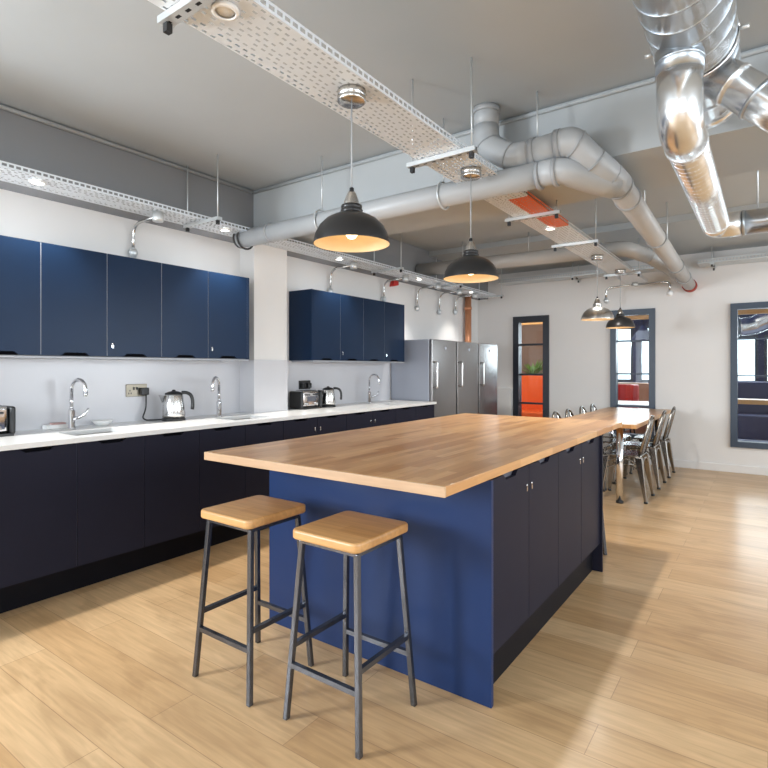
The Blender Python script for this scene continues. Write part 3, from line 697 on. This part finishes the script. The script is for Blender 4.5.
def channel_mat():
    m = bpy.data.materials.new('slotted_zinc_channel'); m.use_nodes = True
    nt = m.node_tree; N = nt.nodes; L = nt.links; b = N['Principled BSDF']
    b.inputs['Roughness'].default_value = 0.38; b.inputs['Metallic'].default_value = 0.6
    tc = N.new('ShaderNodeTexCoord'); s1 = N.new('ShaderNodeSeparateXYZ'); s2 = N.new('ShaderNodeSeparateXYZ')
    L.new(tc.outputs['Object'], s1.inputs[0]); L.new(tc.outputs['Generated'], s2.inputs[0])
    def op(o, a, v, v2=None):
        n = N.new('ShaderNodeMath'); n.operation = o; L.new(a, n.inputs[0])
        if hasattr(v, 'links'): L.new(v, n.inputs[1])
        else: n.inputs[1].default_value = v
        return n.outputs[0]
    fx = op('LESS_THAN', op('FRACT', op('MULTIPLY', s1.outputs[0], 20.0), 0), 0.42)
    fy = op('LESS_THAN', op('ABSOLUTE', op('SUBTRACT', s2.outputs[1], 0.5), 0), 0.14)
    mk = op('MULTIPLY', fx, fy)
    mx = N.new('ShaderNodeMix'); mx.data_type = 'RGBA'; mx.inputs[6].default_value = (0.66, 0.69, 0.70, 1); mx.inputs[7].default_value = (0.02, 0.02, 0.02, 1)
    L.new(mk, mx.inputs[0]); L.new(mx.outputs[2], b.inputs['Base Color'])
    return m
M_chan = channel_mat()
def hanger(t, a, b, zb, zt=ZC, off=0.0):
    if a[1] > 6.09: zt = 2.755
    # channel bar under the tray with black end clips, and two threaded rods to the ceiling
    a = Vector(a); b = Vector(b); d = (b-a).normalized()
    ch = obj('channel_bar', MB().bar((a.x, a.y, zb), (b.x, b.y, zb), 0.04, 0.022), M_chan, t)
    for q in (a+d*0.025, b-d*0.025):
        r = obj('rod', MB().tube([(q.x, q.y, zb-0.025), (q.x, q.y, zt)], 0.0045, 8), M_bar, t)
        obj('clip', MB().box(q.x-0.010, q.x+0.010, q.y-0.010, q.y+0.010, zb-0.04, zb-0.012), M_black, r)
ZT = 2.378
ct = thing('cable_tray', 'wide perforated galvanised cable tray running over the island and dining table', 'cable tray', (-1.365, 3.5, ZT))
CX0, CX1 = -1.495, -1.24
m = MB(); perforated(m, -0.5, 3.30, CX0, CX1, ZT, 'Y'); perforated(m, 4.16, 7.5, CX0, CX1, ZT, 'Y')
perforated(m, 3.30, 4.16, CX0, -1.37, ZT, 'Y')
obj('tray_pan', m, M_tray, ct)
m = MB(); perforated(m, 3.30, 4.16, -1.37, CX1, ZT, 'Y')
o = obj('tray_section', m, M_orange_tray, ct); o['label'] = 'tray section coloured with an orange reflection, behind the grey pipe'
for y in (0.965, 2.41, 3.72, 4.76, 6.62): hanger(ct, (-1.535 if y < 1 else -1.56, y, 0), (-1.165, y, 0), ZT-0.0125, 2.45 if 3.13 < y < 3.85 else ZC)
lt_ = thing('cable_tray', 'perforated galvanised cable tray running along the left wall above the navy cabinets', 'cable tray', (-3.49, 3.5, ZT-0.004))
m = MB(); perforated(m, -0.4, 7.62, -3.612, -3.362, ZT-0.004, 'Y'); obj('tray_pan', m, M_tray, lt_)
for y in (0.75, 2.45, 4.82, 6.2, 7.5): hanger(lt_, (-3.60, y, 0), (-3.19, y, 0), ZT-0.0165)
bt = thing('cable_tray', 'perforated galvanised cable tray crossing high on the back wall', 'cable tray', (0, 7.66, 2.50))
m = MB(); perforated(m, -0.70, 3.9, 7.56, 7.86, 2.56, 'X', 0.05); obj('tray_pan', m, M_bar, bt)
m = MB(); perforated(m, -3.3, -0.98, 7.56, 7.86, 2.56, 'X', 0.05); obj('tray_pan', m, M_bar, bt)
for x in (-0.55, 0.9, 2.4, -2.2): hanger(bt, (x, 7.54, 0), (x, 7.88, 0), 2.5475)

def spot(x, y, z, lb, watts, cone=130, lit=True, r=0.032):
    t = thing('downlight', lb, 'light', (x, y, z), 'downlights on the trays')
    obj('rim', MB().lathe([(r, 0), (r*1.35, -0.002), (r*1.4, -0.012), (r*1.05, -0.016), (r, -0.012)], (x, y, z), 24), M_white, t)
    obj('lens', MB().lathe([(0, -0.008), (r, -0.008), (r, -0.004)], (x, y, z), 24), M_led if lit else M_white, t)
    if lit:
        l = bpy.data.lights.new('downlight_beam', 'SPOT'); l.energy = watts; l.spot_size = math.radians(cone); l.spot_blend = 0.7
        l.shadow_soft_size = 0.035; l.color = (1.0, 0.955, 0.89)
        o = bpy.data.objects.new('downlight_beam', l); C.objects.link(o); o.parent = t; o.location = (0, 0, -0.03)
spot(-1.335, 1.045, ZT-0.001, 'round white unlit disc on the central tray nearest the camera', 0, lit=False, r=0.030)
spot(-1.37, 4.13, ZT-0.001, 'glowing downlight at the orange stretch of the central tray', 105)
spot(-1.37, 5.55, ZT-0.001, 'glowing downlight on the central tray above the dining table', 70)
spot(-3.44, 1.37, ZT-0.005, 'glowing downlight on the left tray nearest the camera', 80, 92)
spot(-3.44, 2.69, ZT-0.005, 'glowing downlight on the left tray beside the white pillar', 95, 92)
spot(-3.44, 4.06, ZT-0.005, 'glowing downlight on the left tray above the farther navy cabinets', 60, 92)
spot(-3.44, 5.55, ZT-0.005, 'glowing downlight on the left tray above the fridges', 40, 92)
spot(-3.44, 6.95, ZT-0.005, 'glowing downlight on the left tray by the copper pipe', 30, 92)

def conduit(j, drop, lb, wallx=-3.765):
    x, y, z = j
    t = thing('conduit_arm', lb, 'conduit', j, 'conduit arms below the trays')
    obj('junction_box', MB().lathe([(0, 0), (0.036, 0), (0.038, -0.05), (0.034, -0.066), (0, -0.066)], (x, y, z), 24), M_bar, t)
    obj('conduit', MB().tube(fillet([(x, y, z-0.028), (wallx, y, z-0.035), (wallx, y, drop)], 0.11, 10), 0.011, 12), M_silver, t)
    obj('end_box', MB().lathe([(0, 0.035), (0.02, 0.03), (0.033, 0.0), (0.02, -0.035), (0, -0.04)], (wallx, y, drop), 18), M_bar, t)
ZJ = ZT-0.006
conduit((-3.45, 2.13, ZJ), 2.13, 'curved conduit arm dropping behind the nearer navy wall cabinets')
conduit((-3.45, 4.30, ZJ), 2.10, 'curved conduit arm just right of the nearer pendant lamp shade')
conduit((-3.45, 5.27, ZJ), 2.12, 'curved conduit arm below the small red wall box')
conduit((-3.45, 6.03, ZJ), 2.08, 'curved conduit arm above the nearest fridge')
conduit((-3.45, 6.62, ZJ), 2.08, 'curved conduit arm above the middle fridge')
conduit((-3.45, 7.10, ZJ), 2.12, 'curved conduit arm closest to the copper pipe')
tag(obj('fire_alarm', MB().prism([(5.43, 2.29), (5.56, 2.32), (5.56, 2.372), (5.46, 2.372)], 'YZ', -3.795, -3.74), M_red, bevel=0.006), 'small red alarm box high on the left wall above the fridges', 'alarm')
# drops over the dining table
t = thing('conduit_arm', 'pair of curved conduit arms at the far end of the central tray', 'conduit', (-1.37, 7.4, ZT), 'conduit arms below the trays')
obj('junction_box', MB().lathe([(0, 0), (0.034, 0), (0.036, -0.035), (0.03, -0.05), (0, -0.05)], (-1.37, 7.4, ZT-0.001), 24), M_bar, t)
obj('conduit', MB().tube(fillet([(-1.37, 7.4, ZT-0.028), (-0.98, 7.4, ZT-0.03), (-0.98, 7.4, 2.24)], 0.12, 10), 0.012, 12), M_silver, t)
obj('conduit', MB().tube(fillet([(-1.37, 7.4, ZT-0.028), (-1.72, 7.4, ZT-0.05), (-1.72, 7.4, 2.20)], 0.14, 10), 0.012, 12), M_silver, t)
obj('end_box', MB().lathe([(0, 0.03), (0.02, 0.03), (0.038, 0.0), (0.03, -0.03), (0, -0.042)], (-0.98, 7.4, 2.21), 20), M_white, t)
obj('end_box', MB().lathe([(0, 0.03), (0.02, 0.03), (0.036, 0.0), (0.024, -0.03), (0, -0.04)], (-1.72, 7.4, 2.17), 20), M_bar, t)

# ------------------------------------------------------------------ pendant lamps
def pendant(x, y, zr, lb, m, watts, top=ZT-0.001):
    t = thing('pendant_lamp', lb, 'lamp', (x, y, zr), 'bell pendant lamps')
    c = (x, y, zr)
    dome = [(0.150, 0.0), (0.150, 0.006), (0.143, 0.038), (0.126, 0.070), (0.100, 0.096), (0.070, 0.112), (0.046, 0.120), (0.042, 0.124)]
    obj('shade', MB().lathe(dome, c, 40), m, t)
    lin = [(0.1485, 0.001), (0.1475, 0.006), (0.1405, 0.037), (0.1235, 0.068), (0.098, 0.093), (0.068, 0.109), (0.03, 0.117), (0, 0.117)]
    ln = obj('shade_lining', MB().lathe(lin, c, 40), M_lining, t); ln['label'] = 'cream inside of the shade'
    obj('neck', MB().lathe([(0.042, 0.122), (0.044, 0.126), (0.044, 0.134), (0.038, 0.138), (0.041, 0.142), (0.041, 0.152), (0.03, 0.156), (0, 0.156)], c, 28), m, t)
    obj('cap', MB().lathe([(0.031, 0.156), (0.028, 0.172), (0.018, 0.198), (0.012, 0.206), (0, 0.206)], c, 24), M_silver, t)
    obj('cord_grip', MB().lathe([(0.009, 0.206), (0.009, 0.22), (0.004, 0.224), (0, 0.224)], c, 12), M_black, t)
    obj('cable', MB().tube([(x, y, zr+0.22), (x, y, top-0.045)], 0.0032, 6), M_collar, t)
    obj('ceiling_rose', MB().lathe([(0, -0.047), (0.05, -0.047), (0.056, -0.042), (0.056, -0.03), (0.053, -0.028), (0.056, -0.026), (0.056, 0), (0, 0)], (x, y, top), 32), M_silver, t)
    obj('bulb', MB().lathe([(0, 0.020), (0.014, 0.024), (0.026, 0.040), (0.029, 0.055), (0.024, 0.075), (0.014, 0.09), (0.013, 0.115)], c, 20), M_bulb, t)
    l = bpy.data.lights.new('bulb_light', 'POINT'); l.energy = watts; l.shadow_soft_size = 0.03; l.color = (1.0, 0.84, 0.62)
    o = bpy.data.objects.new('bulb_light', l); C.objects.link(o); o.parent = t; o.location = (0, 0, 0.006)
pendant(-1.33, 1.645, 1.775, 'dark bell pendant lamp with glowing bulb nearest the camera over the island', M_shade, 0.25)
pendant(-1.325, 2.675, 1.778, 'dark bell pendant lamp over the far half of the island', M_shade, 0.25)
pendant(-1.34, 5.42, 1.757, 'silver bell pendant lamp over the dining table', M_silver, 0.25)
pendant(-1.33, 6.36, 1.735, 'dark bell pendant lamp over the dining table in front of the window', M_shade, 0.25)

# ------------------------------------------------------------------ grey pipes
def ring(p, d, r, w_=0.03):
    p = Vector(p); d = Vector(d).normalized(); return MB().tube([p-d*w_/2, p+d*w_/2], r, 24)
pa = thing('waste_pipe', 'long grey pipe crossing below the beam from the white pillar to the twin elbows', 'pipe', (-2.2, 2.9, 2.35), 'grey pipes under the ceiling')
RA = 0.070
obj('pipe', MB().tube([(-3.52, 2.90, 2.34), (-1.02, 2.90, 2.352)], RA, 28), M_pipe, pa)
obj('elbow', MB().tube(fillet([(-1.03, 2.90, 2.352), (-0.90, 2.90, 2.352), (-0.80, 3.06, 2.325), (-0.705, 3.20, 2.31)], 0.12, 8), RA*0.99, 28), M_pipe, pa)
for x in (-3.51, -3.15, -1.02, -0.93):
    obj('coupling', ring((x, 2.90, 2.345), (1, 0, 0), RA+0.006, 0.02), M_collar if x > -3.4 else M_black, pa)
for x in (-2.62, -1.62):
    r = obj('pipe_clip', MB().tube([(x, 2.90+0.082*math.cos(a), 2.347+0.082*math.sin(a)) for a in [i*2*PI/20 for i in range(21)]], 0.006, 6), M_bar, pa)
    obj('rod', MB().tube([(x, 2.90, 2.42), (x, 2.90, ZC)], 0.0045, 8), M_bar, r)
r = obj('pipe_clip', MB().tube([(-3.45, 2.90+0.085*math.cos(a), 2.34+0.085*math.sin(a)) for a in [i*2*PI/20 for i in range(21)]], 0.008, 6), M_black, pa)
pb = thing('waste_pipe', 'grey pipe dropping from the ceiling, bending twice and running to the back wall', 'pipe', (-1.3, 2.95, 2.5), 'grey pipes under the ceiling')
RB = 0.074
e1 = Vector((-1.35, 2.93, 2.60)); e2 = Vector((-1.16, 2.92, 2.487)); e3 = Vector((-0.845, 2.90, 2.492)); e4 = Vector((-0.70, 3.16, 2.345)); e5 = Vector((-0.817, 7.92, 2.345))
obj('pipe', MB().tube([(-1.35, 2.93, ZC), (-1.35, 2.93, 2.70)], RB*0.98, 28), M_pipe, pb)
obj('elbow', MB().tube(fillet([(-1.35, 2.93, 2.71), (-1.35, 2.93, 2.60), (-1.19, 2.925, 2.49), (-1.08, 2.92, 2.488)], 0.11, 8), RB, 28), M_pipe, pb)
obj('pipe', MB().tube([(-1.09, 2.92, 2.488), (-0.90, 2.90, 2.491)], RB*0.96, 28), M_pipe, pb)
obj('elbow', MB().tube(fillet([(-0.91, 2.90, 2.491), (-0.845, 2.90, 2.492), (-0.79, 2.98, 2.42), (-0.72, 3.12, 2.36), (-0.702, 3.30, 2.345)], 0.09, 8), RB*1.03, 28), M_pipe, pb)
obj('pipe', MB().tube([(-0.703, 3.28, 2.345), (-0.813, 7.80, 2.345)], RB*0.96, 28), M_pipe2, pb)
for p, d in (((-1.35, 2.93, 2.80), (0, 0, 1)), ((-1.06, 2.92, 2.488), (1, 0, 0)), ((-0.915, 2.9, 2.491), (1, 0, 0)), ((-0.704, 3.32, 2.345), (0, 1, 0)), ((-0.71, 3.6, 2.345), (0, 1, 0)), ((-0.74, 4.85, 2.345), (0, 1, 0)), ((-0.775, 6.25, 2.345), (0, 1, 0)), ((-0.80, 7.1, 2.345), (0, 1, 0))):
    obj('coupling', ring(p, d, RB+0.006, 0.02 if d[1] else 0.03), M_collar, pb)
for p, d in (((-1.335, 2.93, 2.60), (0.5, 0, -1)), ((-1.20, 2.925, 2.50), (1, 0, -0.55)), ((-0.83, 2.915, 2.475), (0.7, 0.5, -0.5)), ((-0.77, 3.01, 2.40), (0.5, 0.7, -0.6)), ((-0.725, 3.13, 2.362), (0.2, 1, -0.3))):
    obj('joint', ring(p, d, RB*1.03+0.003, 0.006), M_collar, pb)
obj('fire_seal', ring((-0.8155, 7.86, 2.345), (0, 1, 0), RB+0.009, 0.11), M_seal, pb)
for y, x in ((4.25, -0.725), (5.55, -0.757)):
    obj('rod', MB().tube([(x, y, 2.41), (x, y, ZC)], 0.0045, 8), M_bar, pb)
obj('rod', MB().tube([(-1.04, 2.92, 2.55), (-1.04, 2.92, ZC)], 0.005, 8), M_bar, pb)
pc = thing('waste_pipe', 'grey pipe crossing far back behind the pendant lamps, bending to the back wall', 'pipe', (-2.4, 5.87, 2.52), 'grey pipes under the ceiling')
RC = 0.078
obj('pipe', MB().tube([(-3.60, 5.80, 2.525), (-1.42, 5.94, 2.525)], RC, 24), M_pipe2, pc)
obj('elbow', MB().tube(fillet([(-1.43, 5.94, 2.525), (-1.20, 5.95, 2.52), (-1.06, 6.35, 2.50)], 0.16, 8), RC+0.002, 24), M_pipe2, pc)
obj('pipe', MB().tube([(-1.065, 6.33, 2.501), (-0.945, 7.0, 2.46), (-0.92, 7.90, 2.46)], RC*0.95, 24), M_pipe2, pc)
obj('coupling', ring((-1.42, 5.94, 2.525), (1, 0, 0), RC+0.008, 0.03), M_collar, pc)
for x, y in ((-3.0, 5.84), (-2.2, 5.89)): obj('rod', MB().tube([(x, y, 2.59), (x, y, ZC)], 0.0045, 8), M_bar, pc)

# ------------------------------------------------------------------ spiral ducts
def helix(a, b, r, pitch, tr=0.0035):
    a = Vector(a); b = Vector(b); d = (b-a); L_ = d.length; d.normalize()
    u = Vector((0, 0, 1)) if abs(d.z) < 0.9 else Vector((1, 0, 0)); u = (u-d*u.dot(d)).normalized(); w_ = d.cross(u)
    n = max(8, int(L_/pitch*28)); pts = []
    for i in range(n+1):
        s = L_*i/n; an = 2*PI*s/pitch; pts.append(a+d*s+(u*math.cos(an)+w_*math.sin(an))*r)
    return MB().tube(pts, tr, 5)
sd = thing('spiral_duct', 'big shiny spiral air duct with two branches at the top right', 'duct', (-0.24, 1.8, 2.6))
DX, DZ, DR = -0.23, 2.545, 0.140
obj('main_duct', MB().tube([(DX, -1.6, DZ), (DX, 2.88, DZ)], DR, 48), M_galv, sd)
obj('seam', helix((DX, -1.6, DZ), (DX, 2.82, DZ), DR, 0.115, 0.003), M_galvd, sd)
obj('end_cap', ring((DX, 2.89, DZ), (0, 1, 0), DR+0.004, 0.05), M_galv, sd)
BX, BY, BZ, BR = -0.26, 2.20, 2.165, 0.072
obj('saddle', MB().tube([(BX, BY, DZ), (BX, BY, 2.43)], BR+0.004, 36), M_galv, sd)
obj('collar', MB().tube([(BX, BY, 2.44), (BX, BY, 2.35)], BR+0.007, 36), M_galvd, sd)
obj('collar', ring((BX, BY, 2.395), (0, 0, 1), BR+0.009, 0.012), M_galvd, sd)
obj('elbow', MB().tube(fillet([(BX, BY, 2.36), (BX, BY, BZ), (BX, BY+0.19, BZ)], 0.175, 14), BR+0.003, 36), M_galv, sd)
obj('elbow_rim', ring((BX, BY+0.19, BZ), (0, 1, 0), BR+0.006, 0.012), M_galv, sd)
obj('branch_duct', MB().tube([(BX, BY+0.18, BZ), (BX, 3.78, BZ)], BR, 36), M_galv, sd)
obj('seam', helix((BX, BY+0.20, BZ), (BX, 3.77, BZ), BR, 0.055, 0.0016), M_galv, sd)
obj('elbow', MB().tube(fillet([(BX, 3.77, BZ), (BX, 3.90, BZ), (BX+0.13, 3.90, BZ)], 0.11, 10), BR+0.002, 36), M_galv, sd)
obj('branch_duct', MB().tube([(BX+0.13, 3.90, BZ), (3.2, 3.90, BZ)], BR, 36), M_galv, sd)
obj('elbow_rim', ring((BX+0.14, 3.90, BZ), (1, 0, 0), BR+0.005, 0.012), M_galvd, sd)
q0 = Vector((-0.22, 2.50, 2.50)); qd = Vector((0.72, 0.0, -0.70)).normalized()
obj('branch_duct', MB().tube(fillet([q0, q0+qd*0.50, q0+qd*0.50+Vector((1.6, 0, 0))], 0.12, 10), BR+0.004, 36), M_galv, sd)
obj('collar', ring(q0+qd*0.15, qd, BR+0.009, 0.012), M_galv, sd)
obj('collar', ring(q0+qd*0.26, qd, BR+0.008, 0.012), M_galvd, sd)
for y in (1.3, 2.38):
    r = obj('hanging_strap', MB().tube([(DX+(DR+0.004)*math.cos(a), y, DZ+(DR+0.004)*math.sin(a)) for a in [i*2*PI/32 for i in range(33)]], 0.004, 6), M_galv, sd)
    for s in (-1, 1): obj('bolt', MB().tube([(DX+s*(DR+0.003), y, DZ), (DX+s*(DR+0.035), y, DZ)], 0.008, 8), M_bar, r)
obj('rod', MB().tube([(-0.05, 3.90, 2.23), (-0.05, 3.90, ZC)], 0.0045, 8), M_bar, sd)
